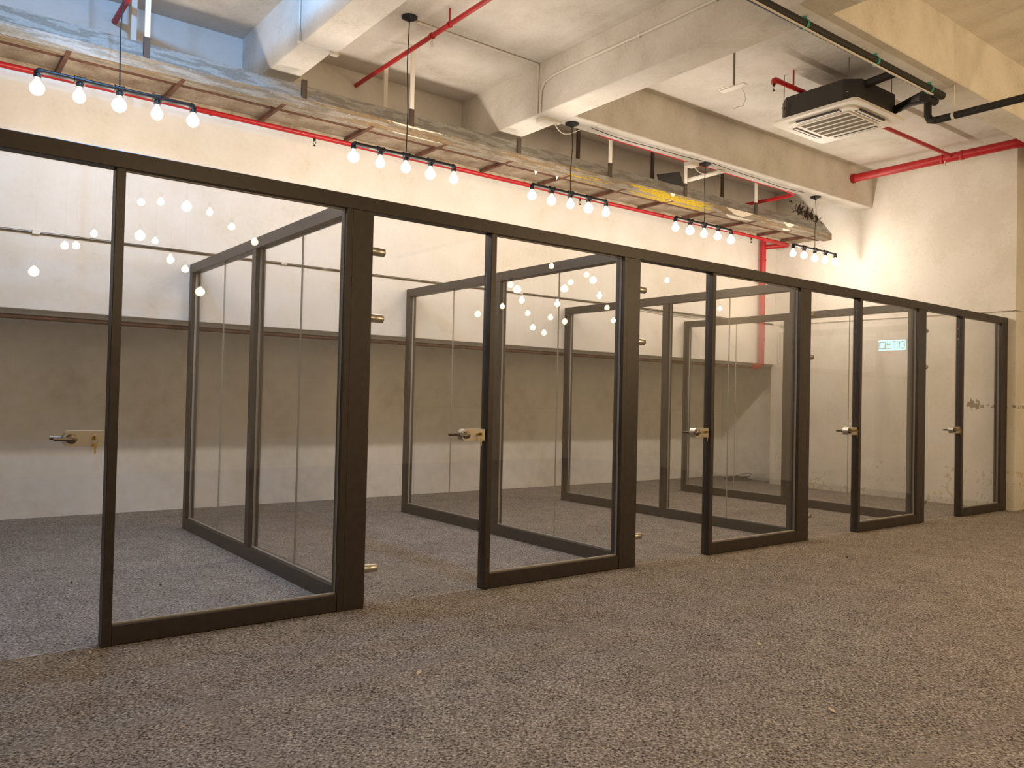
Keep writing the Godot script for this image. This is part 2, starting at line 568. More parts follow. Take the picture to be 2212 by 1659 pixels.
func build_shell() -> void:
	var st := mb()
	box(st, Vector3(-5, -0.15, -0.027), Vector3(12.1, 0, 9))
	struct("floor", st, M.carpet, "speckled grey-brown loop carpet of the open hall in front of the booths", "floor")
	st = mb()
	box(st, Vector3(-5, -0.15, -4.9), Vector3(12.1, 0, -0.033))
	struct("floor", st, M.carpet, "speckled grey carpet laid inside the glass booths behind the seam", "floor")
	st = mb()
	box(st, Vector3(-5, -0.15, -0.033), Vector3(12.1, -0.012, -0.027))
	struct("trim_1", st, M.seam, "thin dark seam between the two carpets along the booth fronts", "seam")
	st = mb()
	box(st, Vector3(-5.2, SLAB, -5.1), Vector3(12.3, SLAB + 0.2, 9.2))
	struct("ceiling", st, M.concrete, "white-washed concrete ceiling slab between the beams", "ceiling")
	# beams across and along
	st = mb()
	box(st, Vector3(2.58, BEAM, -3.5), Vector3(2.872, SLAB + 0.01, -1.99), 0.008)
	box(st, Vector3(2.58, BEAM - 0.006, -1.99), Vector3(2.905, SLAB + 0.01, 9), 0.008)
	struct("ceiling_beam", st, M.concrete, "concrete cross beam whose side catches the bluish light", "beam")
	st = mb()
	box(st, Vector3(5.13, BEAM, -3.5), Vector3(5.447, SLAB + 0.01, 9), 0.008)
	struct("ceiling_beam", st, M.concrete, "concrete cross beam with two conduits running down its side", "beam")
	st = mb()
	box(st, Vector3(5.44, BEAM, -2.09), Vector3(WALL_R + 0.05, SLAB + 0.01, -1.83), 0.01)
	struct("ceiling_beam", st, M.concrete, "long concrete beam over the booths carrying the black lamp roses", "beam")
	st = mb()
	box(st, Vector3(5.44, BEAM, 0.76), Vector3(12.1, SLAB + 0.01, 1.05), 0.008)
	struct("ceiling_beam", st, M.concrete, "long concrete beam above the black insulated pipe", "beam")
	# back wall: overhanging upper part, recessed lower part with a low ledge
	st = mb()
	box(st, Vector3(-5.1, 1.92, -4.95), Vector3(WALL_R + 0.4, SLAB + 0.01, -3.45), 0.006)
	struct("wall_back", st, M.plaster, "upper back wall in white paint overhanging the recess below", "wall")
	st = mb()
	box(st, Vector3(-5.1, 0, -4.95), Vector3(12.1, 1.93, -4.75))
	struct("wall_back", st, M.lower, "recessed lower back wall of the booths under the overhang", "wall")
	st = mb()
	box(st, Vector3(5.38, 0, -4.76), Vector3(11.62, 1.147, -4.738), 0.005)
	struct("trim_2", st, M.lower, "slightly proud lower band of the recessed back wall", "trim")
	# right wall
	st = mb()
	var z0 := -3.5
	var z1 := 0.09
	var p := [Vector3(WALL_R, 0, z0), Vector3(WALL_R, 0, z1), Vector3(WALL_R, SLAB + 0.01, z1), Vector3(WALL_R, SLAB + 0.01, z0)]
	var far := Vector3(0.9, 0, 0)
	quad(st, p[0], p[1], p[2], p[3], [Vector2(0, 1), Vector2(1, 1), Vector2(1, 0), Vector2(0, 0)])
	quad(st, p[1], p[1] + far, p[2] + far, p[2], [Vector2(1, 1), Vector2(0.75, 1), Vector2(0.75, 0), Vector2(1, 0)])
	quad(st, p[0] + far, p[0], p[3], p[3] + far, [Vector2(0.25, 1), Vector2(0, 1), Vector2(0, 0), Vector2(0.25, 0)])
	quad(st, p[1] + far, p[0] + far, p[3] + far, p[2] + far, [Vector2(0, 1), Vector2(1, 1), Vector2(1, 0), Vector2(0, 0)])
	quad(st, p[0], p[0] + far, p[1] + far, p[1], [Vector2(0, 1), Vector2(0, 1), Vector2(1, 1), Vector2(1, 1)])
	quad(st, p[3], p[2], p[2] + far, p[3] + far, [Vector2(0, 0), Vector2(1, 0), Vector2(1, 0), Vector2(0, 0)])
	var stained := paint("stained_plaster", Color.WHITE, 0.8, 0.0, 0.3)
	stained.albedo_texture = stained_wall_texture()
	stained.heightmap_enabled = true
	stained.heightmap_scale = 0.3
	stained.heightmap_texture = M.plaster.heightmap_texture
	struct("wall_right", st, stained, "stained cream end wall closing the row of booths", "wall")
	st = mb()
	box(st, Vector3(11.62, 0, -4.95), Vector3(12.1, 1.93, -3.49))
	struct("wall_right", st, M.lower, "side wall of the recess under the overhang by the cable coil", "wall")
	# rest of the hall, round and behind the camera
	st = mb()
	box(st, Vector3(12.05, -0.1, 0.09), Vector3(12.25, SLAB + 0.01, 9.1))
	struct("wall_right", st, M.plaster, "plain side wall of the open hall past the corner", "wall")
	st = mb()
	box(st, Vector3(-5.2, -0.1, -5.0), Vector3(-5.0, SLAB + 0.01, 9.1))
	struct("wall_left", st, M.plaster, "plain side wall of the hall beyond the first booth", "wall")
	st = mb()
	box(st, Vector3(-5.2, -0.1, 9.0), Vector3(12.25, SLAB + 0.01, 9.2))
	struct("wall_front", st, M.plaster, "plain wall of the hall behind the viewer", "wall")

# ---- the glazed front
const XR := [2.254, 4.552, 6.868, 9.122, 11.266]
const XL := [0.838, 3.130, 5.423, 7.742, 10.012]

func build_front() -> void:
	var st := mb()
	box(st, Vector3(-0.21, 2.365, -0.08), Vector3(WALL_R, 2.45, 0.0), 0.003)
	var h := thing("header_beam", "long dark brown header rail running across the tops of all booths", "frame", Vector3(0, 2.365, -0.04))
	part("rail", st, M.frame, h, true)
	st = mb()
	box(st, Vector3(-0.195, 0, -0.10), Vector3(-0.06, 2.364, 0.0), 0.003)
	var ep := thing("door_post", "dark brown end post carrying the hinges of the first glass door", "post", Vector3(-0.13, 0, -0.05))
	part("post", st, M.frame, ep, true)
	var where := ["hinged on the end post at the blue-lit end of the row", "hinged on the post below the second bulb bar", "hinged on the post below the third bulb bar", "hinged on the post below the fourth bulb bar", "hinged on the last post before the stained end wall"]
	var pw := ["beside the brass-toned lock, first of the row", "second along the row from the blue-lit beam end", "third along the row, in front of the red downpipe", "fourth along the row, mirroring the lit exit sign", "fixed against the stained end wall, narrowest of the row"]
	for i in 5:
		glazed_panel(XL[i], XR[i], "dark framed fixed glass panel " + pw[i])
		var hinge_x: float = -0.06 if i == 0 else XR[i - 1]
		glass_door(hinge_x, XL[i], "frameless glass door " + where[i], i)

func glazed_panel(x0: float, x1: float, label: String) -> void:
	var t := thing("glazed_panel", label, "glass panel", Vector3(x0, 0, 0), "fixed glass panels along the booth front")
	var w := x1 - x0
	var st := mb()
	box(st, Vector3(0, 0, -0.08), Vector3(0.045, 2.365, 0), 0.003)
	part("stile", st, M.frame, t)
	st = mb()
	box(st, Vector3(w - 0.172, 0.0, -0.08), Vector3(w - 0.135, 2.365, -0.0005), 0.0005)
	part("stile", st, M.frame, t)
	st = mb()
	box(st, Vector3(w - 0.135, 0, -0.10), Vector3(w, 2.365, 0), 0.0015)
	part("post", st, M.frame, t)
	st = mb()
	box(st, Vector3(0.045, 0.004, -0.078), Vector3(w - 0.172, 0.10, -0.003), 0.003)
	part("bottom_rail", st, M.frame, t)
	st = mb()
	box(st, Vector3(0.05, 0.10, -0.045), Vector3(w - 0.177, 2.363, -0.035))
	part("glass_pane", st, M.glass, t)
	for s in [[Vector3(0.045, 0.10, -0.053), Vector3(w - 0.172, 0.107, -0.027)], [Vector3(0.045, 0.107, -0.048), Vector3(0.050, 2.365, -0.032)], [Vector3(w - 0.177, 0.107, -0.048), Vector3(w - 0.172, 2.365, -0.032)], [Vector3(0.05, 2.360, -0.048), Vector3(w - 0.177, 2.365, -0.032)]]:
		st = mb()
		box(st, s[0], s[1])
		part("glazing_bead", st, M.bead, t, false, "thin pale glazing bead")

func glass_door(x0: float, x1: float, label: String, i: int) -> void:
	var t := thing("glass_doorset", label, "door", Vector3(x0, 0, -0.04), "frameless glass doors of the booths")
	var w := x1 - x0
	var st := mb()
	box(st, Vector3(0.022, 0.012, -0.005), Vector3(w - 0.012, 2.355, 0.005))
	part("glass_leaf", st, M.glass, t)
	for y in [2.140, 1.735, 0.222]:
		st = mb()
		cyl(st, Vector3(0.0005, y, -0.010), Vector3(0.102, y, -0.010), 0.026, 18, 0.003)
		part("hinge", st, M.steel, t, false, "round brushed steel hinge barrel")
	# patch lock at the free edge
	var r := w - 0.012
	st = mb()
	var poly := []
	for k in 9:
		var a := PI / 2.0 + PI * k / 8.0
		poly.append(Vector3(r - 0.155 + cos(a) * 0.026, 1.023 + sin(a) * 0.038, -0.028))
	poly.append(Vector3(r, 0.985, -0.028))
	poly.append(Vector3(r, 1.061, -0.028))
	prism(st, poly, Vector3(0, 0, 0.056))
	var lock := part("lock_case", st, M.steel, t, false, "steel patch lock case")
	st = mb()
	cyl(st, Vector3(r - 0.145, 1.023, 0.0281), Vector3(r - 0.145, 1.023, 0.040), 0.024, 16, 0.002)
	part("rose", st, M.steel_dark, lock)
	st = mb()
	var lv := [Vector3(r - 0.145, 1.023, 0.028), Vector3(r - 0.145, 1.023, 0.052)]
	lv.append_array([Vector3(r - 0.150, 1.023, 0.060), Vector3(r - 0.162, 1.023, 0.064), Vector3(r - 0.225, 1.023, 0.062)])
	tube(st, lv, 0.009, 10)
	part("lever", st, M.steel_dark, lock)
	st = mb()
	lv = [Vector3(r - 0.145, 1.023, -0.028), Vector3(r - 0.145, 1.023, -0.052), Vector3(r - 0.150, 1.023, -0.060), Vector3(r - 0.162, 1.023, -0.064), Vector3(r - 0.225, 1.023, -0.062)]
	tube(st, lv, 0.009, 10)
	part("lever", st, M.steel_dark, lock)
	st = mb()
	cyl(st, Vector3(r - 0.045, 1.028, 0.028), Vector3(r - 0.045, 1.028, 0.036), 0.010, 12)
	box(st, Vector3(r - 0.047, 1.018, 0.036), Vector3(r - 0.043, 1.038, 0.060))
	part("key", st, M.brass, lock)
	st = mb()
	var ring := []
	for k in 13:
		var a := TAU * k / 12.0
		ring.append(Vector3(r - 0.045 + cos(a) * 0.011, 1.012 + sin(a) * 0.013, 0.054))
	tube(st, ring, 0.0015, 6, false)
	part("key_ring", st, M.steel, lock)
	st = mb()
	box(st, Vector3(r - 0.051, 0.978, 0.053), Vector3(r - 0.039, 1.000, 0.055))
	box(st, Vector3(r - 0.049, 0.952, 0.053), Vector3(r - 0.042, 0.978, 0.055))
	part("spare_key", st, M.brass, lock)

func build_partitions() -> void:
	var xs := [2.151, 4.4615, 6.779, 9.062]
	var labels := ["behind the panel by the blue-lit beam", "second from the blue-lit beam", "third from the blue-lit beam", "next to the stained end wall"]
	var t := thing("glass_partition", "dark framed glass partition running back between two booths, " + labels[0], "partition", Vector3(xs[0], 0, -0.1), "glass partitions between the booths")
	var z0 := -0.005   # local z: 0 is the back of the front posts
	for s in [["front_post", Vector3(0, 0, -0.08), Vector3(0.08, 2.365, z0)], ["mid_post", Vector3(0, 0.10, -1.69), Vector3(0.08, 2.365, -1.605)], ["rear_post", Vector3(0, 0, -3.348), Vector3(0.08, 2.365, -3.265)],
			["top_rail", Vector3(0, 2.365, -3.348), Vector3(0.08, 2.45, 0.018)], ["base_rail", Vector3(0, 0.0, -3.265), Vector3(0.08, 0.10, -0.08)]]:
		var st := mb()
		box(st, s[1], s[2], 0.003)
		part(s[0], st, M.frame, t)
	for b in [[-3.265, -2.452], [-2.448, -1.69], [-1.605, -0.807], [-0.803, -0.08]]:
		var st := mb()
		box(st, Vector3(0.035, 0.10, b[0]), Vector3(0.045, 2.365, b[1]))
		part("glass_pane", st, M.glass, t)
	for z in [-2.45, -0.805]:
		var st := mb()
		box(st, Vector3(0.034, 0.10, z - 0.0025), Vector3(0.046, 2.365, z + 0.0025))
		part("silicone_joint", st, M.silicone, t, false, "thin silicone joint between panes")
	for b in [[-3.265, -1.69], [-1.605, -0.08]]:
		for s in [[Vector3(0.028, 0.10, b[0]), Vector3(0.052, 0.106, b[1])], [Vector3(0.032, 0.106, b[0]), Vector3(0.048, 2.365, b[0] + 0.005)], [Vector3(0.032, 0.106, b[1] - 0.005), Vector3(0.048, 2.365, b[1])]]:
			var st := mb()
			box(st, s[0], s[1])
			part("glazing_bead", st, M.bead, t, false, "thin pale glazing bead")
	t.set_meta("base_name", "glass_partition")
	for i in range(1, 4):
		again(t, Vector3(xs[i], 0, -0.1), "dark framed glass partition running back between two booths, " + labels[i])

# ---- bars of five bulbs
func pear(r: float, h: float) -> Array:
	# neck, shoulder and round end of a bulb hanging down from its socket
	var out := [Vector2(0.012, 0.0), Vector2(minf(0.0125, r), -0.12 * h)]
	var first := 0.30 if h > 2.4 * r else asin(minf(0.9, 0.017 / r)) / PI
	for k in 13:
		var a := PI * (first + (1.0 - first) * k / 12.0)
		out.append(Vector2(sin(a) * r, -h + r + cos(a) * r))
	out[out.size() - 1] = Vector2(0.0005, -h)
	return out

func bulb_mesh(r: float, h: float) -> SurfaceTool:
	var st := mb()
	lathe(st, pear(r, h), Vector3.ZERO, Vector3.UP, 18)
	return st

func build_bar_lights(lights: Dictionary) -> void:
	var spots := [[1.225, SLAB, "hung at the bluish end of the row"], [3.593, SLAB, "hung from the slab between two cross beams"], [5.565, BEAM, "whose rose sits beside the white junction box"], [7.721, BEAM, "hung in the middle of the long beam"], [10.08, BEAM, "next to the stained end wall"]]
	var kinds := [[0.047, 0.124], [0.042, 0.116], [0.050, 0.120], [0.042, 0.118], [0.045, 0.112]]
	var n := 0
	for s in spots:
		var t := thing("bulb_bar", "black pipe bar with five lit bulbs " + s[2], "pendant light", Vector3(s[0], 3.435, -2.0), "black pipe bars with five bulbs")
		var top: float = s[1] - 3.435
		var st := mb()
		lathe(st, [Vector2(0.0, 0.0), Vector2(0.072, 0.0), Vector2(0.072, -0.012), Vector2(0.03, -0.032), Vector2(0.012, -0.042), Vector2(0.0, -0.042)], Vector3(0, top, 0), Vector3.UP, 20)
		part("ceiling_rose", st, M.black, t)
		st = mb()
		var sway := 0.012 if n % 2 == 0 else -0.014
		tube(st, [Vector3(0, top - 0.04, 0), Vector3(sway, top * 0.66, 0.004), Vector3(-sway * 0.5, top * 0.33, 0), Vector3(0, 0.016, 0)], 0.0045, 6)
		part("cable", st, M.cable, t)
		st = mb()
		tube(st, [Vector3(-0.495, 0, 0), Vector3(0.495, 0, 0)], 0.019, 12)
		part("bar", st, M.black, t)
		for e in [-1.0, 1.0]:
			st = mb()
			tube(st, arc(Vector3(e * 0.493, -0.022, 0), Vector3(0, 0.022, 0), Vector3(e * 0.022, 0, 0), 5), 0.025, 12)
			part("elbow", st, M.black, t)
		for k in 5:
			var x := -0.515 + 0.2575 * k
			var edge := k == 0 or k == 4
			if not edge:
				st = mb()
				tube(st, [Vector3(x - 0.032, 0, 0), Vector3(x + 0.032, 0, 0)], 0.025, 12)
				tube(st, [Vector3(x, 0, 0), Vector3(x, -0.03, 0)], 0.019, 12)
				for q in [-1.0, 1.0]:
					cyl(st, Vector3(x + q * 0.033, 0, 0), Vector3(x + q * 0.026, 0, 0), 0.029, 12)
				part("tee", st, M.black, t)
			st = mb()
			lathe(st, [Vector2(0, 0), Vector2(0.02, 0), Vector2(0.024, -0.006), Vector2(0.024, -0.03), Vector2(0.0, -0.03)], Vector3(x, -0.020, 0), Vector3.UP, 14)
			part("socket", st, M.black, t)
			var kk: Array = kinds[(k + n * 2) % 5]
			var o := part("bulb", bulb_mesh(kk[0], kk[1]), M.bulb, t, false, "glowing warm white glass bulb")
			o.position = Vector3(x, -0.045, 0)
			bulb_light(t, Vector3(x, -0.045 - kk[1] * 0.62, 0), lights.bar_bulb, lights.bar_tint)
		n += 1

# ---- the cable tray over the booths
func strip(st: SurfaceTool, x0: float, x1: float, a: Vector2, b: Vector2, step := 0.0) -> void:
	# sheet between two (y, z) lines with u along x; drawn as a thin slab
	var d := Vector2(b.y - a.y, -(b.x - a.x)).normalized() * 0.004
	var u0 := (x0 + 3.0) / 14.27
	var u1 := (x1 + 3.0) / 14.27
	var P := func(x, q): return Vector3(x, q.x, q.y)
	var f := [a, b, b + d, a + d]
	for i in 4:
		var p: Vector2 = f[i]
		var q: Vector2 = f[(i + 1) % 4]
		var v0 := 1.0 if i == 0 else 0.5
		var v1 := 0.0 if i == 0 else 0.5
		quad(st, P.call(x0, p), P.call(x1, p), P.call(x1, q), P.call(x0, q), [Vector2(u0, v0), Vector2(u1, v0), Vector2(u1, v1), Vector2(u0, v1)])
	quad(st, P.call(x0, f[0]), P.call(x0, f[1]), P.call(x0, f[2]), P.call(x0, f[3]))
	quad(st, P.call(x1, f[3]), P.call(x1, f[2]), P.call(x1, f[1]), P.call(x1, f[0]))

func build_tray() -> void:
	var xa := -3.0
	var xb := WALL_R - 0.005
	var t := thing("cable_tray", "long dusty galvanised cable tray with rusty rungs above the bulb bars", "cable tray", Vector3(4.1, 3.80, -2.75))
	var st := mb()
	strip(st, xa, xb, Vector2(3.800, -2.467), Vector2(3.893, -2.467))
	part("near_rail", st, M.rail, t, true, "grey steel rail spotted with yellow paint")
	st = mb()
	strip(st, xa, xb, Vector2(3.800, -2.60), Vector2(3.800, -2.468))
	part("rail_flange", st, M.rail, t, true)
	st = mb()
	strip(st, xa, xb, Vector2(3.802, -2.607), Vector2(3.835, -2.600))
	part("rail_lip", st, M.rail, t, true)
	st = mb()
	strip(st, xa, xb, Vector2(3.893, -2.471), Vector2(4.063, -2.605))
	part("sloping_cover", st, M.plate, t, true)
	st = mb()
	strip(st, xa, xb, Vector2(4.063, -2.605), Vector2(4.066, -2.70))
	part("cover_top", st, M.plate, t, true)
	st = mb()
	box(st, Vector3(xa, 3.806, -3.062), Vector3(xb, 3.90, -3.056))
	part("far_rail", st, M.sheet, t, true)
	st = mb()
	box(st, Vector3(xa, 3.822, -2.72), Vector3(xb, 3.834, -2.675))
	part("rust_angle", st, M.rust, t, true)
	var rungs := [-2.4, -1.56, -0.72, 0.12, 0.963, 1.789, 2.634, 3.5, 4.312, 5.147, 5.978, 6.842, 7.686, 8.538, 9.378, 10.228, 10.83]
	var px := xa
	for x in rungs:
		st = mb()
		box(st, Vector3(x - 0.018, 3.795, -3.055), Vector3(x + 0.018, 3.828, -2.47), 0.002)
		part("rung", st, M.rust, t, true, "rusty brown rung")
		st = mb()
		box(st, Vector3(px + 0.003, 3.835 + 0.003 * rng.randf(), -3.055), Vector3(x - 0.003, 3.841, -2.61))
		part("bottom_sheet", st, M.sheet, t, true, "dusty bottom sheet")
		px = x
	st = mb()
	box(st, Vector3(px + 0.003, 3.835, -3.055), Vector3(xb, 3.841, -2.61))
	part("bottom_sheet", st, M.sheet, t, true, "dusty bottom sheet")
	# hangers: white above, bare steel below
	for x in [-1.2, 0.1, 1.505, 2.818, 3.918, 5.243, 6.601, 7.934, 9.401]:
		var top := BEAM + 0.002 if (x > 2.5 and x < 2.9) or (x > 5.1 and x < 5.46) else SLAB
		if top == SLAB:
			st = mb()
			box(st, Vector3(x - 0.02, 4.06, -2.50), Vector3(x + 0.02, top, -2.476), 0.002)
			part("hanger", st, M.white_metal, t, true, "white painted hanger strap")
		st = mb()
		box(st, Vector3(x - 0.024, 3.86, -2.503), Vector3(x + 0.024, minf(top, 4.065), -2.474), 0.002)
		part("hanger_foot", st, M.old_steel, t, true)
		if top == SLAB:
			st = mb()
			box(st, Vector3(x - 0.0, 3.86, -3.10), Vector3(x + 0.045, top, -3.07), 0.002)
			part("hanger", st, M.old_steel if x > 6.0 else M.white_metal, t, true)
	# cream plaster crumbs and tape ends stuck to the rungs
	for x in [5.55, 5.86]:
		st = mb()
		var h := 0.03 + 0.02 * rng.randf()
		prism(st, [Vector3(x, 3.83, -2.61), Vector3(x + 0.07, 3.83, -2.612), Vector3(x + 0.055, 3.80, -2.614), Vector3(x + 0.03, 3.83 - h - 0.02, -2.616)], Vector3(0, 0, 0.004))
		part("tape_end", st, M.white_metal, t, true)

# ---- sprinkler pipes
func clip(parent: Node3D, at: Vector3, r: float, axis: Vector3) -> void:
	var st := mb()
	cyl(st, at - axis * 0.012, at + axis * 0.012, r + 0.006, 14)
	part("clamp", st, M.red, parent, true)

func sprinkler(parent: Node3D, at: Vector3, m: Material) -> void:
	var st := mb()
	cyl(st, at, at - Vector3(0, 0.025, 0), 0.012, 10)
	tube(st, [at - Vector3(0, 0.02, 0), at - Vector3(0.016, 0.04, 0), at - Vector3(0.0, 0.07, 0)], 0.003, 6)
	tube(st, [at - Vector3(0, 0.02, 0), at - Vector3(-0.016, 0.04, 0), at - Vector3(0.0, 0.07, 0)], 0.003, 6)
	cyl(st, at - Vector3(0, 0.07, 0), at - Vector3(0, 0.075, 0), 0.015, 12)
	part("sprinkler_head", st, m, parent, true)

func build_red_pipes() -> void:
	# along the far side of the tray, then down the corner and back under the overhang
	var t := thing("sprinkler_pipe", "bright red pipe along the cable tray turning down the back wall corner", "pipe", Vector3(4.0, 3.80, -3.1))
	var st := mb()
	tube(st, [Vector3(-3, 3.80, -3.11), Vector3(10.5, 3.80, -3.11)], 0.026, 14)
	part("run", st, M.red, t, true)
	st = mb()
	tube(st, [Vector3(10.42, 3.80, -3.11), Vector3(11.05, 3.80, -3.11), Vector3(11.10, 3.80, -3.13), Vector3(11.08, 3.79, -3.18), Vector3(10.86, 3.76, -3.39)], 0.036, 14)
	part("bend", st, M.red, t, true)
	st = mb()
	tube(st, [Vector3(10.825, 3.86, -3.375), Vector3(10.825, 1.93, -3.375), Vector3(10.82, 1.88, -3.42), Vector3(10.80, 1.862, -3.50)], 0.047, 16)
	part("downpipe", st, M.red, t, true)
	st = mb()
	tube(st, [Vector3(10.85, 1.862, -3.53), Vector3(-3, 1.862, -3.53)], 0.022, 10)
	part("under_run", st, M.rust, t, true, "rusty brown pipe under the overhang")
	for y in [3.55, 2.3]:
		clip(t, Vector3(10.825, y, -3.375), 0.047, Vector3.UP)
	for x in [0.2, 2.2, 4.2, 6.2, 8.2, 10.2]:
		clip(t, Vector3(x, 3.80, -3.11), 0.026, Vector3.RIGHT)
	for x in [3.195, 6.70, 10.16]:
		sprinkler(t, Vector3(x, 3.776, -3.11), M.black)
	# across the ceiling
	t = thing("sprinkler_pipe", "thin dark red pipe crossing the ceiling between the two cross beams", "pipe", Vector3(3.785, 4.55, -1.0))
	st = mb()
	tube(st, [Vector3(3.785, 4.55, -3.45), Vector3(3.785, 4.55, 4.0)], 0.022, 12)
	part("run", st, M.red, t, true)
	for z in [-1.63, 0.6, 2.8]:
		st = mb()
		box(st, Vector3(3.777, 4.55, z - 0.004), Vector3(3.793, SLAB, z + 0.004))
		part("hanger", st, M.red, t, true)
		clip(t, Vector3(3.785, 4.55, z), 0.022, Vector3.BACK)
	clip(t, Vector3(3.785, 4.55, -1.92), 0.024, Vector3.BACK)
	sprinkler(t, Vector3(3.785, 4.525, -1.92), M.white_metal)
	t = thing("sprinkler_pipe", "short dark red pipe entering the bluish wall above the tray", "pipe", Vector3(1.48, 4.52, -2.5))
	st = mb()
	tube(st, [Vector3(1.445, 4.52, -3.45), Vector3(1.445, 4.52, 3.0)], 0.025, 12)
	part("run", st, M.red, t, true)
	for z in [-1.2, 1.5]:
		st = mb()
		box(st, Vector3(1.437, 4.52, z - 0.004), Vector3(1.453, SLAB, z + 0.004))
		part("hanger", st, M.red, t, true)
	# behind the long beam
	t = thing("sprinkler_pipe", "red pipe half hidden behind the long beam with an elbow to the wall", "pipe", Vector3(8.2, 4.25, -2.3))
	st = mb()
	tube(st, [Vector3(6.2, 4.262, -2.25), Vector3(9.70, 4.262, -2.25), Vector3(9.9, 4.25, -2.26), Vector3(9.98, 4.245, -2.29), Vector3(10.0, 4.245, -2.35), Vector3(10.0, 4.245, -3.30), Vector3(10.0, 4.20, -3.36), Vector3(10.0, 3.95, -3.37)], 0.026, 12)
	part("run", st, M.red, t, true)
	clip(t, Vector3(10.0, 4.245, -2.6), 0.03, Vector3.BACK)
	for x in [6.4, 9.6]:
		st = mb()
		box(st, Vector3(x - 0.008, 4.245, -2.244), Vector3(x + 0.008, SLAB, -2.236))
		part("hanger", st, M.red, t, true)
	# thick pipe by the right wall with the branch over the air conditioner
	t = thing("sprinkler_pipe", "thick red pipe with flanged end below the ceiling by the stained end wall", "pipe", Vector3(10.72, 4.51, -0.7))
	st = mb()
	tube(st, [Vector3(10.72, 4.51, -1.80), Vector3(10.72, 4.51, 0.26), Vector3(10.735, 4.51, 0.32), Vector3(10.79, 4.51, 0.345), Vector3(12.05, 4.51, 0.345)], 0.056, 18)
	part("main", st, M.red, t, true)
	st = mb()
	cyl(st, Vector3(10.72, 4.51, -1.83), Vector3(10.72, 4.51, -1.79), 0.068, 18, 0.004)
	cyl(st, Vector3(10.72, 4.51, -0.36), Vector3(10.72, 4.51, -0.32), 0.064, 18, 0.004)
	cyl(st, Vector3(10.72, 4.51, -0.60), Vector3(10.72, 4.51, -0.56), 0.064, 18, 0.004)
	part("flange", st, M.red, t, true)
	st = mb()
	tube(st, [Vector3(10.70, 4.515, -0.46), Vector3(6.93, 4.515, -0.46)], 0.024, 12)
	part("branch", st, M.red, t, true)
	st = mb()
	tube(st, [Vector3(6.98, 4.515, -0.46), Vector3(6.90, 4.515, -0.46), Vector3(6.88, 4.505, -0.46), Vector3(6.875, 4.47, -0.46)], 0.027, 12)
	part("elbow", st, M.red, t, true)
	sprinkler(t, Vector3(6.875, 4.472, -0.46), M.black)
	st = mb()
	box(st, Vector3(7.20, 4.52, -0.465), Vector3(7.216, SLAB, -0.455))
	part("hanger", st, M.red, t, true)
	st = mb()
	tube(st, [Vector3(10.60, 4.44, -0.50), Vector3(10.585, 4.40, -0.50), Vector3(10.605, 4.385, -0.50), Vector3(10.62, 4.41, -0.50)], 0.008, 8)
	part("drain_hook", st, M.white_metal, t, true)

# ---- ceiling cassette
func rounded(cx: float, cz: float, hx: float, hz: float, r: float, y: float) -> Array:
	var out := []
	for q in [[1, 1, 0.0], [-1, 1, 0.5], [-1, -1, 1.0], [1, -1, 1.5]]:
		for k in 5:
			var a: float = PI * q[2] + PI / 2.0 * k / 4.0
			out.append(Vector3(cx + q[0] * (hx - r) + cos(a) * r, y, cz + q[1] * (hz - r) + sin(a) * r))
	return out

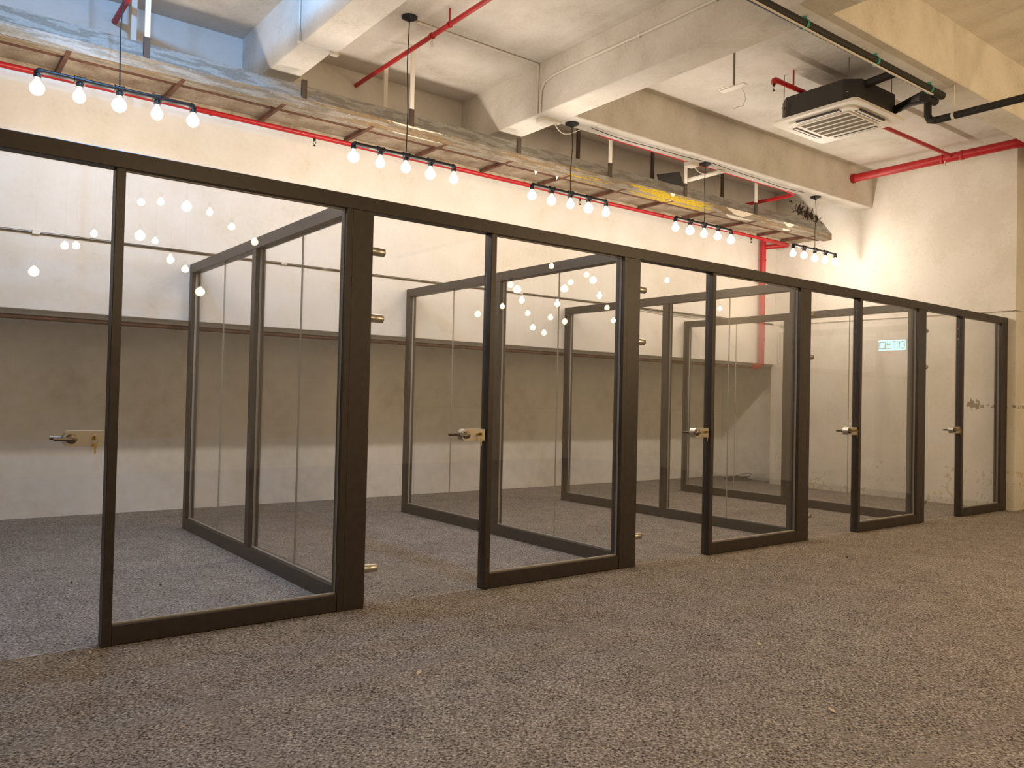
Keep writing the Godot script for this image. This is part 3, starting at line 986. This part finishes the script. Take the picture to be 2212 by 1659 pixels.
func build_air_conditioner() -> void:
	var c := Vector3(7.745, 4.225, -0.287)
	var t := thing("air_conditioner", "white ceiling cassette air conditioner with dark lagged body hung on rods", "air conditioner", c)
	var st := mb()
	prism(st, rounded(0, 0, 0.488, 0.483, 0.05, 0.0), Vector3(0, 0.028, 0))
	part("panel", st, M.white_metal, t)
	st = mb()
	prism(st, rounded(0, 0, 0.375, 0.375, 0.07, -0.014), Vector3(0, 0.016, 0))
	part("panel_step", st, M.white_metal, t)
	# dark lagged body with cut corners
	st = mb()
	var b := 0.445
	var k := 0.125
	var oct := [Vector3(-b, 0.028, -b + k), Vector3(-b + k, 0.028, -b), Vector3(b - k, 0.028, -b), Vector3(b, 0.028, -b + k), Vector3(b, 0.028, b - k), Vector3(b - k, 0.028, b), Vector3(-b + k, 0.028, b), Vector3(-b, 0.028, b - k)]
	prism(st, oct, Vector3(0, 0.225, 0))
	part("body", st, M.unit, t, false, "dark grey lagged casing")
	# outlets on four sides
	for s in [[Vector3(-0.355, 0, 0), 0], [Vector3(0.355, 0, 0), 0], [Vector3(0, 0, -0.355), 1], [Vector3(0, 0, 0.355), 1]]:
		var hx := 0.032 if s[1] == 0 else 0.24
		var hz := 0.24 if s[1] == 0 else 0.032
		st = mb()
		box(st, s[0] + Vector3(-hx, -0.0165, -hz), s[0] + Vector3(hx, -0.005, hz), 0.002)
		var o := part("air_outlet", st, M.vent, t, false, "dark air outlet slot")
		st = mb()
		var vx := 0.012 if s[1] == 0 else 0.235
		var vz := 0.235 if s[1] == 0 else 0.012
		box(st, s[0] + Vector3(-vx, -0.020, -vz), s[0] + Vector3(vx, -0.0165, vz), 0.001)
		part("vane", st, M.white_metal, o)
	# grille
	st = mb()
	box(st, Vector3(-0.27, -0.017, -0.27), Vector3(0.27, -0.012, 0.27))
	var g := part("intake_grille", st, M.mesh, t, false, "grey-brown filter mesh of the intake")
	for x in [-0.27, -0.162, -0.054, 0.054, 0.162, 0.27]:
		st = mb()
		box(st, Vector3(x - 0.011, -0.023, -0.275), Vector3(x + 0.011, -0.014, 0.275), 0.003)
		part("rib", st, M.white_metal, g)
	for z in [-0.277, 0.277]:
		st = mb()
		box(st, Vector3(-0.281, -0.023, z - 0.010), Vector3(0.281, -0.014, z + 0.010), 0.003)
		part("rib", st, M.white_metal, g)
	for q in [[-0.40, 0.352], [-0.495, -0.31], [0.36, 0.385], [0.36, -0.40]]:
		st = mb()
		tube(st, [Vector3(q[0], 0.03, q[1]), Vector3(q[0], SLAB - c.y, q[1])], 0.005, 6)
		box(st, Vector3(q[0] - 0.022, 0.12, q[1] - 0.012), Vector3(q[0] + 0.022, 0.132, q[1] + 0.012))
		part("threaded_rod", st, M.thread, t)

func build_black_pipes() -> void:
	var t := thing("insulated_pipe", "long black insulated pipe clamped under the beam with green clips", "pipe", Vector3(6.0, 4.12, 0.885))
	var st := mb()
	tube(st, [Vector3(3.0, 4.115, 0.888), Vector3(7.50, 4.115, 0.888)], 0.035, 14)
	part("run", st, M.black_pipe, t, true)
	for x in [5.32, 6.33, 7.25]:
		st = mb()
		cyl(st, Vector3(x - 0.014, 4.115, 0.888), Vector3(x + 0.014, 4.115, 0.888), 0.041, 14)
		box(st, Vector3(x - 0.012, 4.145, 0.876), Vector3(x + 0.012, 4.175, 0.900))
		part("clip", st, M.green, t, true, "green pipe clip")
	st = mb()
	tube(st, [Vector3(3.0, 4.075, 0.93), Vector3(5.6, 4.06, 0.92), Vector3(7.3, 4.075, 0.90)], 0.008, 6)
	part("side_cable", st, M.white_cable, t, true, "pale cable along the pipe")
	t = thing("insulated_pipe", "black insulated drain pipe dropping from the air conditioner in a bend", "pipe", Vector3(7.5, 3.9, 1.4))
	st = mb()
	tube(st, [Vector3(8.10, 4.33, 0.10), Vector3(7.98, 4.335, 0.35), Vector3(7.80, 4.30, 0.58), Vector3(7.58, 4.19, 0.72), Vector3(7.49, 4.15, 0.76)], 0.034, 12)
	part("hose", st, M.black_pipe, t, true)
	st = mb()
	tube(st, [Vector3(8.05, 4.29, 0.16), Vector3(7.88, 4.26, 0.42), Vector3(7.66, 4.17, 0.66)], 0.018, 10)
	part("thin_hose", st, M.black_pipe, t, true)
	st = mb()
	box(st, Vector3(7.43, 4.10, 0.71), Vector3(7.50, 4.172, 0.79), 0.006)
	tube(st, [Vector3(7.40, 4.10, 0.80), Vector3(7.55, 4.10, 0.80)], 0.04, 12)
	part("joint", st, M.black_pipe, t, true)
	st = mb()
	tube(st, [Vector3(7.48, 4.13, 0.77), Vector3(7.48, 3.96, 0.77), Vector3(7.48, 3.915, 0.79), Vector3(7.48, 3.90, 0.84), Vector3(7.48, 3.90, 8.99)], 0.033, 14)
	part("run", st, M.black_pipe, t, true)
	for z in [1.0, 1.62]:
		st = mb()
		cyl(st, Vector3(7.48, 3.90, z - 0.012), Vector3(7.48, 3.90, z + 0.012), 0.038, 14)
		box(st, Vector3(7.472, 3.93, z - 0.004), Vector3(7.488, BEAM if z < 1.05 else SLAB, z + 0.004))
		part("clip", st, M.white_metal, t, true)
	# lagged pipe from the back of the unit
	st = mb()
	tube(st, [Vector3(7.50, 4.44, 0.10), Vector3(7.52, 4.47, 0.40), Vector3(7.55, 4.48, 0.75)], 0.04, 12)
	part("supply_hose", st, M.black_pipe, t, true)

func build_conduits() -> void:
	var st := mb()
	var t := thing("conduit", "white conduit along the slab turning down the second cross beam", "conduit", Vector3(4.4, 4.68, -2.02))
	tube(st, [Vector3(3.68, 4.683, -2.022), Vector3(5.095, 4.683, -2.022), Vector3(5.117, 4.675, -2.026), Vector3(5.12, 4.65, -2.03), Vector3(5.12, 4.18, -2.034)], 0.011, 8)
	part("tube", st, M.white_metal, t, true)
	t = thing("conduit", "bent white conduit along the side of the second cross beam", "conduit", Vector3(5.12, 4.49, -0.8))
	st = mb()
	tube(st, [Vector3(5.117, 4.49, 3.0), Vector3(5.117, 4.495, -0.6), Vector3(5.117, 4.506, -1.55), Vector3(5.117, 4.50, -1.80), Vector3(5.117, 4.471, -1.92), Vector3(5.117, 4.40, -1.972), Vector3(5.117, 4.178, -1.983)], 0.012, 8)
	part("tube", st, M.white_metal, t, true)
	for z in [-0.62, 0.22]:
		st = mb()
		box(st, Vector3(5.108, 4.475, z - 0.01), Vector3(5.1298, 4.515, z + 0.01), 0.002)
		part("saddle", st, M.white_metal, t, true)
	t = thing("conduit", "bluish-lit conduit dropping down the side of the first cross beam", "conduit", Vector3(2.57, 4.4, -2.02))
	st = mb()
	tube(st, [Vector3(2.57, SLAB, -2.02), Vector3(2.57, 4.20, -2.02)], 0.009, 8)
	box(st, Vector3(2.555, 4.175, -2.045), Vector3(2.582, 4.26, -1.995), 0.003)
	part("tube", st, M.white_metal, t, true)
	t = thing("junction_box", "white bracket box on the underside of the first cross beam", "junction box", Vector3(2.88, 4.13, -1.97))
	st = mb()
	box(st, Vector3(2.846, 4.145, -2.03), Vector3(2.915, 4.178, -1.985), 0.003)
	part("case", st, M.white_metal, t, true)
	# junction boxes on the long beam
	t = thing("junction_box", "white plastic junction box where the conduits reach the long beam", "junction box", Vector3(5.30, 4.14, -2.08))
	st = mb()
	box(st, Vector3(5.20, 4.135, -2.15), Vector3(5.36, 4.174, -2.02), 0.004)
	box(st, Vector3(5.345, 4.150, -2.10), Vector3(5.45, 4.174, -2.03), 0.004)
	part("case", st, M.white_metal, t, true)
	t = thing("junction_box", "cream junction box under the middle of the long beam", "junction box", Vector3(7.6, 4.13, -2.08))
	st = mb()
	box(st, Vector3(7.50, 4.125, -2.15), Vector3(7.64, 4.174, -2.03), 0.004)
	part("case", st, M.white_metal, t, true)
	# loops of cable at the roses
	for c in [[Vector3(5.36, 4.16, -2.08), 5.74, "white cable looping past the rose beside the junction box"], [Vector3(7.54, 4.13, -2.10), 8.05, "white cable looping under the rose in the middle of the long beam"]]:
		t = thing("loose_cable", c[2], "cable", c[0], "loose cables under the long beam")
		st = mb()
		var pts := []
		for k in 11:
			var f := k / 10.0
			pts.append(Vector3(lerpf(c[0].x, c[1], f), 4.165 - 0.075 * sin(PI * f), -2.06 - 0.05 * sin(PI * f)))
		tube(st, pts, 0.006, 6)
		part("cord", st, M.white_cable, t, true)
	t = thing("loose_cable", "thin dark cable clipped along the bottom edge of the long beam", "cable", Vector3(7.6, 4.18, -1.82), "loose cables under the long beam")
	st = mb()
	var run := []
	for k in 31:
		var f := k / 30.0
		run.append(Vector3(lerpf(5.78, 9.7, f), 4.158 - 0.012 * absf(sin(f * PI * 4.0)), -1.93 - 0.03 * sin(f * 9.0)))
	tube(st, run, 0.004, 5)
	part("cord", st, M.cable, t, true)
	# white board from hanger to beam
	t = thing("white_board", "narrow white board wedged under the long beam behind a tray hanger", "board", Vector3(8.08, 4.15, -2.3))
	st = mb()
	box(st, Vector3(8.03, 4.14, -2.58), Vector3(8.12, 4.165, -2.02), 0.003)
	part("plank", st, M.white_metal, t, true)
	t = thing("black_duct_board", "flat black board lying on the tray behind the hanger in the shadow", "board", Vector3(8.1, 4.1, -2.9))
	st = mb()
	prism(st, [Vector3(7.75, 4.07, -2.75), Vector3(8.25, 4.07, -2.75), Vector3(8.40, 4.40, -3.0), Vector3(7.95, 4.28, -3.0)], Vector3(0, 0.015, 0))
	part("plank", st, M.black, t, true)
	# conduits on the back and right walls
	t = thing("conduit", "thin grey conduit running along the upper back wall behind the booths", "conduit", Vector3(4.0, 2.57, -3.4385))
	st = mb()
	tube(st, [Vector3(-3, 2.572, -3.4385), Vector3(3.7, 2.565, -3.4385), Vector3(11.2, 2.572, -3.4385)], 0.011, 8)
	part("tube", st, M.steel_dark, t, true)
	for x in [0.9, 3.05, 6.05, 8.0]:
		st = mb()
		box(st, Vector3(x - 0.03, 2.552, -3.4498), Vector3(x + 0.03, 2.592, -3.424), 0.003)
		part("saddle", st, M.white_metal, t, true)
	t = thing("loose_cable", "two slack wires sagging along the back wall conduit", "cable", Vector3(8.9, 2.56, -3.42))
	for o in [0.0, 0.03]:
		st = mb()
		var pts := []
		for k in 13:
			var f := k / 12.0
			pts.append(Vector3(lerpf(7.9, 9.9, f), 2.585 - o - 0.03 * sin(PI * f), -3.425))
		tube(st, pts, 0.005, 5)
		part("wire", st, M.steel_dark, t, true)
	t = thing("conduit", "white conduit on the stained end wall with a small box", "conduit", Vector3(WALL_R - 0.01, 2.56, -1.7))
	st = mb()
	tube(st, [Vector3(WALL_R - 0.0115, 2.545, 0.07), Vector3(WALL_R - 0.0115, 2.562, -3.25), Vector3(WALL_R - 0.0115, 2.55, -3.32), Vector3(WALL_R - 0.0115, 2.49, -3.36), Vector3(WALL_R - 0.0115, 1.94, -3.36)], 0.011, 8)
	part("tube", st, M.white_metal, t, true)
	st = mb()
	box(st, Vector3(WALL_R - 0.035, 2.525, -3.30), Vector3(WALL_R, 2.60, -3.20), 0.005)
	part("box", st, M.white_metal, t, true)
	# hanging rod with a leftover bracket
	t = thing("ceiling_rod", "steel rod hanging from the slab with a leftover bracket and curled wire", "rod", Vector3(6.24, 4.28, -0.457))
	st = mb()
	tube(st, [Vector3(6.24, SLAB, -0.457), Vector3(6.24, 4.275, -0.457)], 0.011, 8)
	cyl(st, Vector3(6.24, SLAB, -0.457), Vector3(6.24, SLAB - 0.008, -0.457), 0.03, 10)
	part("rod", st, M.thread, t, true)
	st = mb()
	box(st, Vector3(6.20, 4.262, -0.60), Vector3(6.28, 4.274, -0.32), 0.002)
	box(st, Vector3(6.13, 4.25, -0.56), Vector3(6.15, 4.258, -0.44), 0.002)
	part("bracket", st, M.white_metal, t, true)
	st = mb()
	tube(st, [Vector3(6.28, 4.265, -0.40), Vector3(6.33, 4.22, -0.40), Vector3(6.345, 4.16, -0.40), Vector3(6.32, 4.10, -0.41), Vector3(6.26, 4.08, -0.42), Vector3(6.21, 4.05, -0.43)], 0.004, 5)
	part("wire", st, M.white_cable, t, true)

# ---- what stands behind and above the viewer and shows in the glass
func build_behind(lights: Dictionary) -> void:
	var near := [[1.762, 3.011, 0], [1.932, 3.043, 1], [2.166, 3.034, 2], [2.384, 3.015, 3], [2.598, 2.906, 0], [1.760, 2.696, 2], [1.894, 2.667, 0], [2.034, 2.510, 3], [2.171, 2.434, 0], [2.315, 2.231, 2], [2.833, 2.787, 1], [1.378, 2.662, 0], [1.150, 2.523, 0], [1.237, 2.535, 0], [0.921, 2.268, 2]]
	var other := [[7.403, 3.181, 0], [6.681, 2.834, 1], [6.795, 2.781, 2], [6.880, 2.642, 3], [6.992, 2.471, 0], [7.089, 2.277, 0], [7.293, 2.219, 0], [7.407, 2.445, 0], [7.531, 2.655, 3], [7.657, 2.882, 2], [7.774, 2.988, 1], [8.085, 3.132, 1], [8.218, 3.063, 2], [8.356, 2.849, 3], [8.515, 2.681, 1], [8.656, 2.496, 0], [6.143, 2.387, 1], [6.547, 2.528, 0], [7.679, 2.407, 0], [9.841, 3.239, 0], [11.183, 2.899, 0]]
	var sizes := [[[0.024, 0.075], [0.032, 0.080], [0.043, 0.102], [0.012, 0.095]], [[0.029, 0.090], [0.035, 0.088], [0.052, 0.122], [0.015, 0.115]]]
	var words := ["pear-shaped bulb", "small globe bulb", "large globe bulb", "slim tube bulb"]
	var count := 0
	for set_ in [[near, 3.6, "in the cluster before the first panel", 0], [other, 4.4, "in the cluster over the open hall", 1]]:
		var shapes: Array = sizes[set_[3]]
		var meshes := []
		for s in shapes:
			meshes.append(bulb_mesh(s[0], s[1]).commit())
		for p in set_[0]:
			var k: int = p[2]
			var dz := 0.45 * sin(count * 2.4)
			count += 1
			var f: float = (set_[1] + dz + 4.438) / (set_[1] + 4.438)   # nearer or farther along the same line of sight in the glass
			var at := Vector3(p[0] * f, 1.2595 + (p[1] - 1.2595) * f + shapes[k][1] * 0.6, set_[1] + dz)
			var t := thing("pendant_lamp", "%s on a black flex %s" % [words[k], set_[2]], "pendant light", at, "bare bulbs on flexes " + set_[2])
			var top: float = SLAB - t.position.y
			var st := mb()
			tube(st, [Vector3(0, 0.04, 0), Vector3(0, top, 0)], 0.0018, 5)
			part("flex", st, M.cable, t)
			st = mb()
			lathe(st, [Vector2(0, 0.045), Vector2(0.016, 0.045), Vector2(0.019, 0.03), Vector2(0.019, -0.008), Vector2(0, -0.008)], Vector3.ZERO, Vector3.UP, 12)
			part("socket", st, M.black, t)
			var o := MeshInstance3D.new()
			o.mesh = meshes[k]
			o.mesh.surface_set_material(0, M.filament)
			o.name = "bulb"
			t.add_child(o, true)
			bulb_light(t, Vector3(0, -shapes[k][1] * 0.6, 0), lights.pendant[set_[3]], lights.pendant_tint, 0.03)
	# cool batten on the slab beside the first beam
	var b := thing("batten_light", "cool white batten light on the slab before the first cross beam", "ceiling light", Vector3(1.2, SLAB - 0.07, -0.78))
	var st := mb()
	box(st, Vector3(-0.05, 0.03, -0.62), Vector3(0.05, 0.07, 0.62), 0.004)
	part("housing", st, M.white_metal, b)
	st = mb()
	box(st, Vector3(-0.045, 0.0, -0.60), Vector3(0.045, 0.03, 0.60), 0.012)
	part("diffuser_tube", st, M.tube, b, false, "glowing bluish white diffuser")
	for z in [-0.4, 0.0, 0.4]:
		bulb_light(b, Vector3(0, -0.03, z), lights.batten, lights.batten_tint, 0.02)
	# exit sign on the hall side wall
	var e := thing("exit_sign", "lit cyan exit sign with Latin and Chinese lettering on the hall side wall", "exit sign", Vector3(12.03, 2.22, 1.815))
	st = mb()
	box(st, Vector3(-0.02, -0.085, -0.21), Vector3(0.02, 0.085, 0.21), 0.004)
	part("case", st, M.white_metal, e)
	st = mb()
	box(st, Vector3(-0.026, -0.078, -0.203), Vector3(-0.0205, 0.078, 0.203))
	part("lit_panel", st, M.exit, e, false, "glowing cyan panel")
	# the word, stroke by stroke (z runs to the right, y up)
	st = mb()
	for q in [[-0.190, -0.060, -0.176, 0.060], [-0.190, 0.046, -0.150, 0.060], [-0.190, -0.007, -0.154, 0.007], [-0.190, -0.060, -0.150, -0.046], [-0.078, -0.060, -0.064, 0.060], [-0.055, 0.046, -0.003, 0.060], [-0.036, -0.060, -0.022, 0.060]]:
		box(st, Vector3(-0.030, q[1], q[0]), Vector3(-0.0262, q[3], q[2]))
	for q in [1.0, -1.0]:
		prism(st, [Vector3(-0.030, -0.060 * q, -0.140), Vector3(-0.030, -0.060 * q, -0.124), Vector3(-0.030, 0.060 * q, -0.090), Vector3(-0.030, 0.060 * q, -0.106)], Vector3(0.0038, 0, 0))
	part("exit_word", st, M.exit_text, e)
	# the two characters, stroke by stroke (z runs to the right, y up)
	st = mb()
	var strokes := []
	for g in [[0.055, [[0, 0.06, 0, -0.055], [-0.032, 0.04, -0.032, 0.008], [0.032, 0.04, 0.032, 0.008], [-0.032, 0.008, 0.032, 0.008], [-0.04, -0.008, -0.04, -0.055], [0.04, -0.008, 0.04, -0.055], [-0.04, -0.055, 0.04, -0.055]]], [0.15, [[-0.038, 0.048, -0.038, -0.055], [0.038, 0.048, 0.038, -0.055], [-0.038, 0.048, 0.038, 0.048], [-0.038, -0.048, 0.038, -0.048]]]]:
		for s in g[1]:
			var a := Vector3(-0.028, s[1], g[0] + s[0])
			var c := Vector3(-0.028, s[3], g[0] + s[2])
			var lo := Vector3(-0.030, minf(a.y, c.y) - 0.007, minf(a.z, c.z) - 0.007)
			var hi := Vector3(-0.0262, maxf(a.y, c.y) + 0.007, maxf(a.z, c.z) + 0.007)
			box(st, lo, hi)
	part("exit_characters", st, M.exit_text, e)

func build_small_things() -> void:
	# coil of cable on the carpet in the recess
	var t := thing("cable_coil", "loose coil of grey cable lying in the corner of the recess", "cable", Vector3(11.35, 0, -4.15))
	var st := mb()
	var pts := []
	for k in 61:
		var a := TAU * k / 20.0
		var r := 0.20 + 0.03 * sin(a * 0.7)
		pts.append(Vector3(-0.02 + cos(a) * r * 1.1, 0.010 + 0.012 * (k / 20) + (0.09 if k > 40 else 0.0) * maxf(0.0, sin(a)), sin(a) * r))
	tube(st, pts, 0.008, 6)
	part("cord", st, M.steel_dark, t)
	# scraps on the carpet
	var bits := [[3.123, 2.501, 0.055, 0.018, 0, "curled brown chip of bark lying on the open carpet"], [3.655, 1.764, 0.05, 0.015, 0, "pale torn thread of paper on the open carpet"], [1.941, 1.164, 0.06, 0.016, 0, "small cream paper scrap lying before the first glass panel"], [0.78, 0.06, 0.022, 0.012, 0, "tiny cream crumb by the foot of the first panel"], [6.383, 0.677, 0.03, 0.012, 1, "small dark crumb on the carpet before the third panel"], [1.412, -1.207, 0.022, 0.012, 1, "dark crumb on the carpet inside the first booth"], [0.953, -1.579, 0.05, 0.008, 1, "dark splinter on the carpet inside the first booth"]]
	for b in bits:
		var s := thing("floor_scrap", b[5], "scrap", Vector3(b[0], 0.0, b[1]))
		st = mb()
		prism(st, [Vector3(-b[2] * 0.5, 0.002, 0), Vector3(-b[2] * 0.2, 0.004, -b[3] * 0.6), Vector3(b[2] * 0.3, 0.006, -b[3] * 0.5), Vector3(b[2] * 0.5, 0.005, b[3] * 0.2), Vector3(0.0, 0.003, b[3] * 0.6)], Vector3(0, 0.003, 0))
		part("flake", st, M.bark if b[4] == 1 else M.scrap, s)
		s.rotation.y = rng.randf() * 2.0
